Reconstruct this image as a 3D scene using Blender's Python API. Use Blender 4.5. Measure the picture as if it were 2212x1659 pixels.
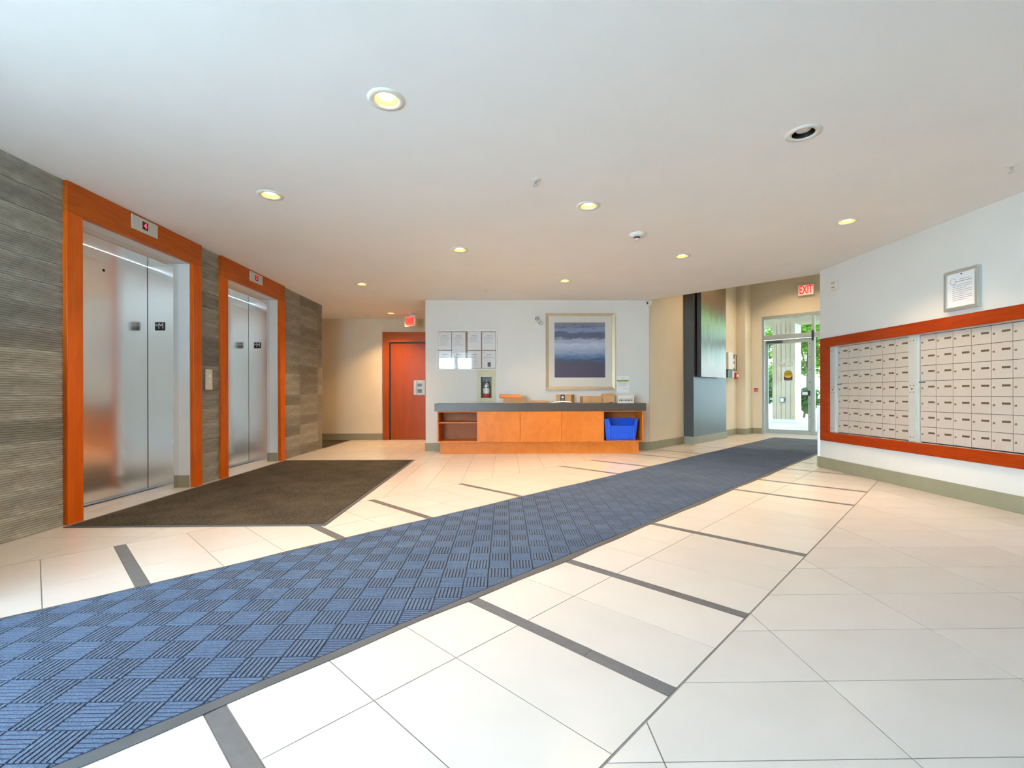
import bpy, bmesh, math, random
from mathutils import Vector, Matrix
random.seed(7)
for o in list(bpy.data.objects): bpy.data.objects.remove(o)
scene = bpy.context.scene
col = scene.collection
S2 = math.sqrt(.5)
PI = math.pi
H = 2.655            # low ceiling
HW = 4.30            # tall entrance wing ceiling

# ------------------------------------------------------------------ camera
cam_d = bpy.data.cameras.new('camera'); cam = bpy.data.objects.new('camera', cam_d); col.objects.link(cam)
cam_d.sensor_width = 36; cam_d.lens = 1005 / 2212 * 36
cam_d.shift_y = 21.5 / 2212
PSI = math.atan(15 / 1005)
cam.matrix_world = Matrix.Translation((0, 0, 1)) @ Matrix.Rotation(-PSI, 4, 'Z') @ Matrix.Rotation(PI / 2, 4, 'X') @ Matrix.Rotation(-math.radians(.15), 4, 'Z')
cam_d.clip_start = .05; cam_d.clip_end = 300
scene.camera = cam
# ------------------------------------------------------------------ world, sun, exposure
SKY = 30.0
LAMP = 17.0
w = bpy.data.worlds.new('sky'); scene.world = w; w.use_nodes = True
bg = w.node_tree.nodes['Background']; bg.inputs[0].default_value = (.585, .78, 1.0, 1); bg.inputs[1].default_value = SKY
sd = bpy.data.lights.new('sun', 'SUN'); sd.energy = 6; sd.angle = .3; sd.color = (1, .95, .86)
so = bpy.data.objects.new('sun', sd); col.objects.link(so)
so.rotation_euler = Vector((-1, .45, -1.5)).to_track_quat('-Z', 'Y').to_euler()
vs = scene.view_settings
scene.display_settings.display_device = 'sRGB'
vs.view_transform = 'Standard'; vs.look = 'None'; vs.gamma = 1; vs.use_curve_mapping = False
vs.exposure = 0.41

# ------------------------------------------------------------------ helpers
def tag(o, label=None, cat=None, group=None, kind=None):
    if label: o['label'] = label
    if cat: o['category'] = cat
    if group: o['group'] = group
    if kind: o['kind'] = kind
    return o
def uvp(u, v, z=0): return ((u + v) * S2, (u - v) * S2, z)
def thing(name, label, cat, loc=(0, 0, 0), deg=0, group=None):
    o = bpy.data.objects.new(name, None); col.objects.link(o)
    o.empty_display_size = .1
    o.location = loc; o.rotation_euler = (0, 0, math.radians(deg))
    return tag(o, label, cat, group)
class MB:
    def __init__(s): s.v = []; s.f = []; s.sm = []
    def add(s, vs_, fs, smooth=False):
        n = len(s.v); s.v += [tuple(p) for p in vs_]
        for f in fs: s.f.append([i + n for i in f]); s.sm.append(smooth)
        return s
    def box(s, x0, x1, y0, y1, z0, z1):
        return s.add([(x, y, z) for z in (z0, z1) for y in (y0, y1) for x in (x0, x1)],
                     [(0, 2, 3, 1), (4, 5, 7, 6), (0, 1, 5, 4), (2, 6, 7, 3), (0, 4, 6, 2), (1, 3, 7, 5)])
    def uvbox(s, u0, u1, v0, v1, z0, z1):
        return s.prism([uvp(u0, v0)[:2], uvp(u0, v1)[:2], uvp(u1, v1)[:2], uvp(u1, v0)[:2]], z0, z1)
    def prism(s, poly, z0, z1):
        a = sum(poly[i][0] * poly[(i + 1) % len(poly)][1] - poly[(i + 1) % len(poly)][0] * poly[i][1] for i in range(len(poly)))
        if a < 0: poly = poly[::-1]
        n = len(poly)
        return s.add([(x, y, z0) for x, y in poly] + [(x, y, z1) for x, y in poly],
                     [tuple(range(n))[::-1], tuple(range(n, 2 * n))] + [(i, (i + 1) % n, n + (i + 1) % n, n + i) for i in range(n)])
    def lathe(s, prof, n=24, c=(0, 0, 0), m=None, smooth=True):
        pts = []
        for r, z in prof:
            for k in range(n):
                a = 2 * PI * k / n; p = Vector((r * math.cos(a), r * math.sin(a), z))
                if m: p = m @ p
                pts.append(p + Vector(c))
        fs = []
        for i in range(len(prof) - 1):
            for k in range(n):
                k2 = (k + 1) % n
                fs.append((i * n + k, i * n + k2, (i + 1) * n + k2, (i + 1) * n + k))
        return s.add(pts, fs, smooth)
    def tube(s, p0, p1, r0, r1=None, n=10):
        p0 = Vector(p0); p1 = Vector(p1); d = p1 - p0; r1 = r0 if r1 is None else r1
        m = d.to_track_quat('Z', 'Y').to_matrix()
        return s.lathe([(1e-4, 0), (r0, 0), (r1, d.length), (1e-4, d.length)], n, p0, m, False)
    def build(s, name, mat, parent=None, bevel=0, seg=2):
        me = bpy.data.meshes.new(name); me.from_pydata(s.v, [], s.f); me.update()
        for p, q in zip(me.polygons, s.sm): p.use_smooth = q
        if mat: me.materials.append(mat)
        o = bpy.data.objects.new(name, me); col.objects.link(o)
        if parent: o.parent = parent
        if bevel:
            b = o.modifiers.new('bevel', 'BEVEL'); b.width = bevel; b.segments = seg; b.limit_method = 'ANGLE'; b.harden_normals = False
        return o
def box(name, mat, parent, x0, x1, y0, y1, z0, z1, bevel=0): return MB().box(x0, x1, y0, y1, z0, z1).build(name, mat, parent, bevel)
def struct(name, mb, mat, label, cat, bevel=0):
    o = mb.build(name, mat, None, bevel); tag(o, label, cat, None, 'structure'); return o
def text(name, s, size, mat, parent, loc, rot=(PI / 2, 0, 0), depth=.002, sx=1, bold=0):
    c = bpy.data.curves.new(name, 'FONT'); c.body = s; c.size = size; c.align_x = 'CENTER'; c.align_y = 'CENTER'; c.extrude = depth; c.resolution_u = 2; c.offset = bold
    t = bpy.data.objects.new(name + '_tmp', c); col.objects.link(t)
    dg = bpy.context.evaluated_depsgraph_get()
    me = bpy.data.meshes.new_from_object(t.evaluated_get(dg)); me.name = name
    bpy.data.objects.remove(t); bpy.data.curves.remove(c)
    me.materials.clear(); me.materials.append(mat)
    o = bpy.data.objects.new(name, me); col.objects.link(o); o.parent = parent
    o.location = loc; o.rotation_euler = rot; o.scale = (sx, 1, 1)
    return o
def rings(bm_pts): return bm_pts
# ------------------------------------------------------------------ materials
def new_mat(name):
    m = bpy.data.materials.new(name); m.use_nodes = True
    nt = m.node_tree; return m, nt, nt.nodes['Principled BSDF']
def lk(nt, a, b): nt.links.new(a, b)
def nd(nt, t, **k):
    n = nt.nodes.new(t)
    for a, b in k.items(): setattr(n, a, b)
    return n
def coords(nt, scale=(1, 1, 1), kind='Object', rot=(0, 0, 0)):
    tc = nd(nt, 'ShaderNodeTexCoord'); mp = nd(nt, 'ShaderNodeMapping')
    mp.inputs['Scale'].default_value = scale; mp.inputs['Rotation'].default_value = rot
    lk(nt, tc.outputs[kind], mp.inputs['Vector']); return mp.outputs[0]
def ramp(nt, fac, stops):
    r = nd(nt, 'ShaderNodeValToRGB'); el = r.color_ramp.elements
    while len(el) < len(stops): el.new(.5)
    for e, (p, c) in zip(el, stops): e.position = p; e.color = (*c, 1)
    lk(nt, fac, r.inputs[0]); return r.outputs[0]
def noise(nt, vec, scale, detail=3, rough=.5, dist=0):
    n = nd(nt, 'ShaderNodeTexNoise'); n.inputs['Scale'].default_value = scale; n.inputs['Detail'].default_value = detail
    n.inputs['Roughness'].default_value = rough; n.inputs['Distortion'].default_value = dist
    lk(nt, vec, n.inputs['Vector']); return n.outputs[0]
def plain(name, c, rough=.5, metal=0, spec=.5, var=.06, nscale=6, bump=0, emis=None, estr=0):
    m, nt, p = new_mat(name)
    p.inputs['Roughness'].default_value = rough; p.inputs['Metallic'].default_value = metal
    p.inputs['Specular IOR Level'].default_value = spec
    if var:
        f = noise(nt, coords(nt), nscale, 4)
        lk(nt, ramp(nt, f, [(.3, tuple(x * (1 - var) for x in c)), (.7, tuple(min(1, x * (1 + var)) for x in c))]), p.inputs['Base Color'])
    else: p.inputs['Base Color'].default_value = (*c, 1)
    if bump:
        b = nd(nt, 'ShaderNodeBump'); b.inputs['Strength'].default_value = bump; b.inputs['Distance'].default_value = .002
        lk(nt, noise(nt, coords(nt), 180, 2), b.inputs['Height']); lk(nt, b.outputs[0], p.inputs['Normal'])
    if emis:
        p.inputs['Emission Color'].default_value = (*emis, 1); p.inputs['Emission Strength'].default_value = estr
    return m
def wood(name, c0, c1, c2, scale=(14, 14, 1.2), rough=.3, spec=.22):
    m, nt, p = new_mat(name)
    v = coords(nt, scale)
    f = noise(nt, v, 1.6, 6, .6, 1.2)
    lk(nt, ramp(nt, f, [(.25, c0), (.5, c1), (.75, c2)]), p.inputs['Base Color'])
    p.inputs['Roughness'].default_value = rough; p.inputs['Specular IOR Level'].default_value = spec
    return m
def glass(name, tint=(.96, 1, .98), rough=0.0, refl=.045):
    m = bpy.data.materials.new(name); m.use_nodes = True; nt = m.node_tree; nt.nodes.clear()
    out = nd(nt, 'ShaderNodeOutputMaterial'); mix = nd(nt, 'ShaderNodeMixShader'); tr = nd(nt, 'ShaderNodeBsdfTransparent'); gl = nd(nt, 'ShaderNodeBsdfGlossy')
    tr.inputs[0].default_value = (*tint, 1); gl.inputs['Roughness'].default_value = rough
    mix.inputs[0].default_value = refl; lk(nt, tr.outputs[0], mix.inputs[1]); lk(nt, gl.outputs[0], mix.inputs[2]); lk(nt, mix.outputs[0], out.inputs[0])
    return m
M = {}
M['ceiling'] = plain('ceiling_paint', (.87, .87, .865), .9, var=.015, nscale=2)
M['wall'] = plain('wall_paint', (.695, .67, .62), .75, var=.02, nscale=3)
M['wall_cream_warmed'] = plain('lamp_warmed_cream_paint', (.72, .63, .48), .75, var=.02, nscale=3)  # cream with the warm glow of the lamps mixed into the colour
M['reveal'] = plain('white_reveal_paint', (.74, .74, .73), .7, var=.01)
M['base'] = plain('olive_baseboard', (.27, .25, .165), .55, var=.05)
M['grout'] = plain('grout', (.20, .19, .18), .95, var=.1, nscale=40)
M['grout_light'] = plain('pale_grout', (.45, .44, .42), .95, var=.1, nscale=40)
M['pillar'] = plain('charcoal_pillar_paint', (.06, .067, .07), .36, spec=.6, var=.10, nscale=2.5)
M['pillar_base'] = plain('pillar_baseboard', (.30, .31, .24), .5, var=.05)
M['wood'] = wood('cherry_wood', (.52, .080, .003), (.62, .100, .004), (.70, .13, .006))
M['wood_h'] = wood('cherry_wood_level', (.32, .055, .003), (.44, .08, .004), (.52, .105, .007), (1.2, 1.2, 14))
M['wood_red'] = wood('red_mail_frame_wood', (.26, .026, .002), (.33, .034, .002), (.39, .048, .004), (2, 2, 12))
M['cab'] = wood('orange_cabinet_wood', (.58, .16, .022), (.67, .20, .03), (.73, .235, .045), (3, 3, 2), .35)
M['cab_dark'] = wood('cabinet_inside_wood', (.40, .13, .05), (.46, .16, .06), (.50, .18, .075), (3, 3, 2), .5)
M['doorwood'] = wood('door_veneer', (.27, .045, .003), (.33, .058, .003), (.38, .072, .005), (10, 10, .8), .3)
M['counter'] = plain('dark_countertop', (.075, .065, .058), .35, var=.12, nscale=60)
M['alu'] = plain('aluminium', (.62, .66, .63), .32, .9, var=.03)
M['alu_dull'] = plain('worn_aluminium', (.40, .41, .40), .5, .5, var=.15, nscale=25)
M['alu_door'] = plain('grey_green_door_aluminium', (.36, .40, .37), .5, .35, var=.03)
M['alu_matte'] = plain('matte_aluminium', (.60, .63, .61), .5, .4, var=.03)
M['white'] = plain('white_plastic', (.78, .77, .74), .45, var=.02)
M['ivory'] = plain('ivory_plastic', (.70, .64, .50), .45, var=.02)
M['cab_cream'] = plain('olive_cream_enamel', (.56, .51, .32), .45, var=.03)
M['paper'] = plain('paper', (.82, .80, .79), .8, var=.02, nscale=20)
M['print'] = plain('grey_print', (.42, .41, .43), .8, var=.1, nscale=90)
M['print_dark'] = plain('dark_print', (.06, .06, .07), .8, var=.1)
M['black'] = plain('black_plastic', (.012, .012, .013), .4, var=0)
M['rubber'] = plain('black_rubber', (.075, .08, .09), .6, var=.1)
M['red'] = plain('red_plastic', (.55, .03, .02), .4, var=.05)
M['cork'] = plain('brown_cork', (.30, .16, .09), .9, var=.15, nscale=60)
M['cardboard'] = plain('brown_cardboard', (.46, .27, .13), .8, var=.07, nscale=12)
M['card_side'] = plain('shaded_cardboard', (.42, .25, .12), .8, var=.07, nscale=12)
M['orange'] = plain('orange_wrap', (.75, .22, .06), .5, var=.08)
M['blue'] = plain('blue_plastic', (.012, .10, .72), .35, var=.05)
M['mail'] = plain('anodised_mail_door', (.62, .57, .50), .42, .35, var=.02, nscale=8)
M['slot'] = plain('brown_number_plate', (.10, .07, .04), .5, var=.05)
M['lock'] = plain('lock_brass', (.25, .20, .14), .4, .7, var=.05)
M['champagne'] = plain('champagne_frame', (.52, .40, .26), .38, .45, var=.06, nscale=14)
M['matboard'] = plain('cream_mat_board', (.76, .74, .68), .85, var=.01)
M['led'] = plain('led_red', (.6, .01, .02), .5, var=0, emis=(1, .03, .05), estr=3.0)
M['exit_face'] = plain('exit_face', (.85, .72, .66), .5, var=0, emis=(1, .45, .36), estr=.45)
M['exit_red'] = plain('exit_letter', (.70, .03, .03), .5, var=0, emis=(1, .05, .04), estr=.45)
M['exit_glow'] = plain('exit_glow_face', (.8, .1, .06), .5, var=0, emis=(1, .08, .04), estr=1.2)
M['lens'] = plain('lamp_lens', (1, .95, .8), .4, var=0, emis=(1, .84, .55), estr=20)
M['lens_off'] = plain('dead_lamp_lens', (.72, .70, .68), .3, 0, var=.05)
M['gold'] = plain('gold_reflector', (.22, .13, .03), .5, .3, var=.03)
M['trimring'] = plain('lamp_trim', (.74, .72, .66), .5, var=.02)
M['pane'] = glass('window_pane')
M['pane_dimmed'] = glass('dimmed_door_glass', (.40, .42, .39))  # clear door glass darkened by its colour to dim the daylight outside
M['pane_board'] = glass('acrylic_pane', (.97, .97, .97), .01, .028)
M['concrete'] = plain('outdoor_concrete', (.55, .55, .54), .9, var=.08, nscale=1.5)
M['porch'] = plain('porch_boards', (.42, .32, .23), .85, var=.12, nscale=2)
M['porch_side'] = plain('porch_render', (.62, .60, .55), .85, var=.04)
M['bark'] = plain('bark', (.16, .11, .08), .9, var=.25, nscale=12)
M['steel_dark'] = plain('dark_metal', (.10, .11, .11), .4, .7, var=.05)
M['yellow'] = plain('yellow_decal', (.62, .42, .03), .5, var=.1, nscale=30)
M['green_band'] = plain('green_band', (.25, .34, .06), .7, var=.2, nscale=60)
M['frost'] = plain('pale_vinyl', (.52, .51, .44), .7, var=0)
def leaf_mat(name, a, b):
    m, nt, p = new_mat(name)
    oi = noise(nt, coords(nt), 1.3, 3)
    lk(nt, ramp(nt, oi, [(.3, a), (.7, b)]), p.inputs['Base Color']); p.inputs['Roughness'].default_value = .6
    tr = nd(nt, 'ShaderNodeBsdfTranslucent'); tr.inputs[0].default_value = (b[0] * 1.4, b[1] * 1.4, b[2], 1)
    mx = nd(nt, 'ShaderNodeMixShader'); mx.inputs[0].default_value = .4
    lk(nt, p.outputs[0], mx.inputs[1]); lk(nt, tr.outputs[0], mx.inputs[2]); lk(nt, mx.outputs[0], nt.nodes['Material Output'].inputs[0])
    return m
M['leaf'] = leaf_mat('spring_leaf', (.10, .20, .03), (.22, .36, .05))
M['leaf_d'] = leaf_mat('hedge_leaf', (.05, .12, .04), (.10, .20, .06))
def tile_floor():
    m, nt, p = new_mat('cream_porcelain')
    oi = nd(nt, 'ShaderNodeObjectInfo'); v = coords(nt, (1, 1, 1))
    f = noise(nt, v, 3.0, 5, .6)
    c = ramp(nt, f, [(.3, (.60, .56, .53)), (.7, (.64, .60, .57))])
    hs = nd(nt, 'ShaderNodeHueSaturation'); mr = nd(nt, 'ShaderNodeMapRange'); mr.inputs[3].default_value = .965; mr.inputs[4].default_value = 1.035
    lk(nt, oi.outputs['Random'], mr.inputs[0]); lk(nt, mr.outputs[0], hs.inputs['Value']); lk(nt, c, hs.inputs['Color']); lk(nt, hs.outputs[0], p.inputs['Base Color'])
    p.inputs['Roughness'].default_value = .26; p.inputs['Specular IOR Level'].default_value = .45
    return m
M['tile'] = tile_floor()
M['strip'] = plain('dark_strip_tile', (.125, .125, .135), .35, var=.12, nscale=25)
def stone():
    m, nt, p = new_mat('ribbed_slate')
    oi = nd(nt, 'ShaderNodeObjectInfo'); v = coords(nt, (1.5, 1, 6))
    f = noise(nt, v, 3.0, 6, .65, .6)
    c = ramp(nt, f, [(.25, (.165, .157, .128)), (.55, (.26, .25, .208)), (.8, (.40, .385, .32))])
    hs = nd(nt, 'ShaderNodeHueSaturation'); mr = nd(nt, 'ShaderNodeMapRange'); mr.inputs[3].default_value = .72; mr.inputs[4].default_value = 1.3
    lk(nt, oi.outputs['Random'], mr.inputs[0]); lk(nt, mr.outputs[0], hs.inputs['Value']); lk(nt, c, hs.inputs['Color']); lk(nt, hs.outputs[0], p.inputs['Base Color'])
    p.inputs['Roughness'].default_value = .62
    b = nd(nt, 'ShaderNodeBump'); b.inputs['Strength'].default_value = .5; b.inputs['Distance'].default_value = .003
    lk(nt, noise(nt, coords(nt, (10, 10, 60)), 4, 3), b.inputs['Height']); lk(nt, b.outputs[0], p.inputs['Normal'])
    return m
M['stone'] = stone()
def steel():
    m, nt, p = new_mat('brushed_stainless')
    p.inputs['Metallic'].default_value = 1; p.inputs['Base Color'].default_value = (.88, .87, .85, 1)
    f = noise(nt, coords(nt, (.6, .6, 60)), 1, 3)
    rr = nd(nt, 'ShaderNodeMapRange'); rr.inputs[3].default_value = .17; rr.inputs[4].default_value = .19
    lk(nt, f, rr.inputs[0]); lk(nt, rr.outputs[0], p.inputs['Roughness'])
    p.inputs['Anisotropic'].default_value = 0
    tg = nd(nt, 'ShaderNodeTangent'); tg.direction_type = 'RADIAL'; tg.axis = 'Z'; lk(nt, tg.outputs[0], p.inputs['Tangent'])
    b = nd(nt, 'ShaderNodeBump'); b.inputs['Strength'].default_value = .02; b.inputs['Distance'].default_value = .02
    lk(nt, noise(nt, coords(nt, (.8, .8, 2.2)), 1.2, 1), b.inputs['Height']); lk(nt, b.outputs[0], p.inputs['Normal'])
    return m
M['steel'] = steel()
def carpet(name, a, b, sc=260, bump=.8):
    m, nt, p = new_mat(name)
    v = coords(nt); f = noise(nt, v, sc, 2, .7); g = noise(nt, v, 2.5, 4, .6)
    ad = nd(nt, 'ShaderNodeMath', operation='MULTIPLY_ADD'); lk(nt, g, ad.inputs[0]); ad.inputs[1].default_value = .35; ad.inputs[2].default_value = -.17
    s = nd(nt, 'ShaderNodeMath', operation='ADD'); lk(nt, f, s.inputs[0]); lk(nt, ad.outputs[0], s.inputs[1])
    lk(nt, ramp(nt, s.outputs[0], [(.32, a), (.68, b)]), p.inputs['Base Color']); p.inputs['Roughness'].default_value = .95
    p.inputs['Specular IOR Level'].default_value = .15
    bm_ = nd(nt, 'ShaderNodeBump'); bm_.inputs['Strength'].default_value = bump; bm_.inputs['Distance'].default_value = .003
    lk(nt, f, bm_.inputs['Height']); lk(nt, bm_.outputs[0], p.inputs['Normal'])
    return m
M['run_base'] = carpet('runner_groove_pile', (.020, .032, .058), (.038, .055, .092))
M['run_rib'] = carpet('runner_rib_pile', (.062, .088, .145), (.125, .168, .255))
M['mat_brown'] = carpet('brown_mat_pile', (.004, .0035, .003), (.115, .095, .068), 130, 1)
def art_sea():
    m, nt, p = new_mat('blue_seascape_print')
    v = coords(nt, (1, 1, 1), 'Generated'); sx = nd(nt, 'ShaderNodeSeparateXYZ'); lk(nt, v, sx.inputs[0])
    n1 = noise(nt, coords(nt, (2.2, 1, 9), 'Generated'), 2.2, 6, .65, .8)
    a = nd(nt, 'ShaderNodeMath', operation='MULTIPLY_ADD'); lk(nt, n1, a.inputs[0]); a.inputs[1].default_value = .24; lk(nt, sx.outputs[2], a.inputs[2])
    s = nd(nt, 'ShaderNodeMath', operation='SUBTRACT'); lk(nt, a.outputs[0], s.inputs[0]); s.inputs[1].default_value = .12
    c = ramp(nt, s.outputs[0], [(0, (.06, .055, .12)), (.12, (.085, .07, .13)), (.24, (.075, .075, .12)), (.31, (.06, .09, .17)), (.37, (.11, .21, .40)), (.45, (.30, .38, .55)), (.60, (.55, .60, .72)), (.68, (.34, .38, .54)), (.73, (.085, .11, .20)), (.81, (.09, .12, .22)), (.84, (.24, .31, .50)), (.91, (.20, .26, .45)), (.925, (.06, .10, .20)), (.94, (.19, .22, .30)), (1, (.22, .24, .29))])
    lk(nt, c, p.inputs['Base Color']); p.inputs['Roughness'].default_value = .6
    return m
M['art_sea'] = art_sea()
def art_green():
    m, nt, p = new_mat('green_abstract_canvas')
    v = coords(nt, (1, 1, 1), 'Object'); sx = nd(nt, 'ShaderNodeSeparateXYZ'); lk(nt, v, sx.inputs[0])
    n1 = noise(nt, coords(nt, (7, 7, .7), 'Object'), 1.5, 6, .7, .5)
    mr = nd(nt, 'ShaderNodeMapRange'); mr.inputs[1].default_value = 0; mr.inputs[2].default_value = 2.4; lk(nt, sx.outputs[2], mr.inputs[0])
    a = nd(nt, 'ShaderNodeMath', operation='MULTIPLY_ADD'); lk(nt, n1, a.inputs[0]); a.inputs[1].default_value = .35; lk(nt, mr.outputs[0], a.inputs[2])
    s = nd(nt, 'ShaderNodeMath', operation='SUBTRACT'); lk(nt, a.outputs[0], s.inputs[0]); s.inputs[1].default_value = .17
    c = ramp(nt, s.outputs[0], [(0, (.40, .46, .52)), (.10, (.44, .50, .55)), (.22, (.22, .36, .32)), (.30, (.12, .17, .17)), (.36, (.14, .30, .20)), (.46, (.22, .46, .22)), (.54, (.13, .24, .14)), (.62, (.16, .12, .08)), (.74, (.24, .17, .10)), (1, (.18, .11, .06))])
    lk(nt, c, p.inputs['Base Color']); p.inputs['Roughness'].default_value = .32
    return m
M['art_green'] = art_green()

# ================================================================== STRUCTURE
# ---- floor: grout bed + individual tiles
fl = MB().prism([(-6, -5), (4.35, -5), (4.35, 6.12), uvp(12.72, -1.25)[:2], uvp(12.72, -4.2)[:2], (4.46, 10.4), (-6, 10.4)], -.02, -.0016)
floor = struct('floor', fl, M['grout'], 'cream tiled lobby floor with a diagonal band of dark strips', 'floor')
def clip(poly, nx, ny, d):      # keep nx*x+ny*y<=d
    out = []
    for i in range(len(poly)):
        a = poly[i]; b = poly[(i + 1) % len(poly)]
        da = nx * a[0] + ny * a[1] - d; db = nx * b[0] + ny * b[1] - d
        if da <= 0: out.append(a)
        if (da < 0 < db) or (db < 0 < da):
            t = da / (da - db); out.append((a[0] + (b[0] - a[0]) * t, a[1] + (b[1] - a[1]) * t))
    return out
def area(p): return abs(sum(p[i][0] * p[(i + 1) % len(p)][1] - p[(i + 1) % len(p)][0] * p[i][1] for i in range(len(p)))) / 2
VL, VR = -4.035, -.70       # band borders (v)
G = .0022
def vclip(p, v0, v1):
    if v1 is not None: p = clip(p, S2, -S2, v1) if len(p) > 2 else p
    if v0 is not None: p = clip(p, -S2, S2, -v0) if len(p) > 2 else p
    return p
tiles = []; strips = []
strip_u = [.37, 1.46, 2.203, 3.29, 5.06, 5.84, 6.93]
# continue the 3-2-3-5 rhythm both ways
strip_u = [-2.49, -1.40, -.373] + strip_u + [7.70, 8.79, 10.55, 11.30]
TW, TL, SW = .3415, .683, .062
vj = [VR - TL * k for k in range(5)] + [VL]
rows = []
for i, su in enumerate(strip_u):
    end = strip_u[i + 1] if i + 1 < len(strip_u) else 12.6
    n = max(1, round((end - su - SW) / TW)); st = (end - su - SW) / n
    for k in range(n): rows.append((su + SW + k * st, su + SW + (k + 1) * st))
rows.append((-3.5, -2.49 - .55)); rows.append((-2.49 - .55, -2.49))
def uvrect(u0, u1, v0, v1): return [uvp(u0, v0)[:2], uvp(u0, v1)[:2], uvp(u1, v1)[:2], uvp(u1, v0)[:2]]
def wingclip(p):
    if sum(q[0] + q[1] for q in p) / len(p) * S2 > 7.4: p = vclip(p, -4.0, -1.39)
    return p
for u0, u1 in rows:
    for a, b in zip(vj[:-1], vj[1:]):
        p = uvrect(u0 + G, u1 - G, b + G, a - G)
        p = wingclip(p) if u1 > 7.6 else clip(clip(p, 1, 0, 4.27), 0, 1, 8.22)
        if len(p) > 2 and area(p) > .003: tiles.append(p)
for su in strip_u:
    js = [VR, VR - TL / 2] + [VR - TL / 2 - TL * k for k in range(1, 5)] + [VL]
    for a, b in zip(js[:-1], js[1:]):
        p = uvrect(su + G, su + SW - G, b + G * .8, a - G * .8); p = wingclip(p) if su > 7.4 else clip(clip(p, 1, 0, 4.27), 0, 1, 8.22)
        if len(p) > 2 and area(p) > .001: strips.append(p)
# zone right: axis-aligned, long side along X
for i in range(-8, 8):
    x0 = 1.112 + TL * i
    for j in range(-15, 15):
        y0 = 1.60 + .3437 * j
        p = [(x0 + G, y0 + G), (x0 + TL - G, y0 + G), (x0 + TL - G, y0 + .3437 - G), (x0 + G, y0 + .3437 - G)]
        p = vclip(p, VR + .006, None)
        for c in ((1, 0, 4.268), (0, -1, 3.18), (-1, 0, 3.2)):
            if len(p) > 2: p = clip(p, *c)
        if len(p) > 2 and area(p) > .003: tiles.append(p)
# zone left and corridor: long side along Y
for i in range(-12, 16):
    x0 = -1.183 + TW * i
    for j in range(-3, 12):
        y0 = 3.32 + TL * j
        p = [(x0 + G, y0 + G), (x0 + TW - G, y0 + G), (x0 + TW - G, y0 + TL - G), (x0 + G, y0 + TL - G)]
        p = vclip(p, None, VL - .005)
        for reg in ([(-1, 0, 3.79), (0, 1, 8.22)], [(0, -1, -8.2235), (1, 0, -1.40), (-1, 0, 5.2), (0, 1, 10.25)]):
            q = p
            for c in reg:
                if len(q) > 2: q = clip(q, *c)
            if len(q) > 2 and area(q) > .004: tiles.append(q)
F = 1005
def proj(x, y, z):
    c, s = math.cos(PSI), math.sin(PSI); X = x * c - y * s; Y = x * s + y * c
    return (1106 + F * X / Y, 851 - F * (z - 1) / Y) if Y > .15 else None
def seen(p):
    ps = [proj(x, y, 0) for x, y in p]
    if None in ps: return 0
    cx = sum(q[0] for q in ps) / len(ps); cy = sum(q[1] for q in ps) / len(ps)
    if not (-250 < cx < 2460 and cy < 1850): return 0
    return area(ps)
tiles.sort(key=seen, reverse=True)
def slab(p, ztop, name, mat, parent):
    cx = sum(q[0] for q in p) / len(p); cy = sum(q[1] for q in p) / len(p)
    o = MB().prism([(x - cx, y - cy) for x, y in p], -.008, ztop).build(name, mat, parent)
    o.location = (cx, cy, 0); return o
NT = 0
for p in tiles:
    if NT < 298 and seen(p) > 0: slab(p, random.uniform(-.0002, .0002), 'tile', M['tile'], floor); NT += 1
rest = MB()
for p in tiles[NT:]: rest.prism(p, -.008, 0)
tag(rest.build('tile_field', M['tile'], floor), kind='stuff')
for p in strips: slab(p, 0, 'strip_tile', M['strip'], floor)

# ---- ceilings
lamps = [(-.648, 2.566), (-1.902, 3.806), (.722, 4.0), (-.504, 5.226), (2.089, 5.451), (3.227, 4.341), (1.862, 2.87), (.863, 6.66), (-2.103, 6.873), (-2.277, 9.338)]
lamps = [(x * 1.0216, y * 1.0216) for x, y in lamps]
RC = .066
bm = bmesh.new()
def loop(pts):
    vs_ = [bm.verts.new(p) for p in pts]
    return [bm.edges.new((vs_[i], vs_[(i + 1) % len(vs_)])) for i in range(len(vs_))]
ED = 10.762
outer = [(-6, -5), (4.46, -5), (4.46, ED - 4.46), (ED - 8.22, 8.22), (2.5, 10.4), (-6, 10.4)]
es = loop([(x, y, H) for x, y in outer])
for lx, ly in lamps: es += loop([(lx + RC * math.cos(2 * PI * k / 24), ly + RC * math.sin(2 * PI * k / 24), H) for k in range(24)])
bmesh.ops.triangle_fill(bm, use_beauty=True, edges=es)
top = MB().prism(outer, H + .13, H + .2); n0 = len(bm.verts)
bm.verts.ensure_lookup_table()
tv = [bm.verts.new(p) for p in top.v]
for f in top.f: bm.faces.new([tv[i] for i in f])
me = bpy.data.meshes.new('ceiling'); bm.to_mesh(me); bm.free(); me.materials.append(M['ceiling'])
ceil = bpy.data.objects.new('ceiling', me); col.objects.link(ceil); tag(ceil, 'white painted lobby ceiling with recessed downlights', 'ceiling', None, 'structure')
wc = MB().prism([uvp(7.45, -4.2)[:2], uvp(7.45, -1.2)[:2], uvp(12.75, -1.2)[:2], uvp(12.75, -4.2)[:2]], HW, HW + .15)
struct('ceiling_entrance', wc, M['ceiling'], 'taller white ceiling over the glass door passage', 'ceiling')
struct('wall_fascia', MB().uvbox(7.46, 7.612, -4.2, -1.2, H + .004, HW + .1), M['ceiling'], 'white drop fascia where the lobby ceiling ends', 'wall')

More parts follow.
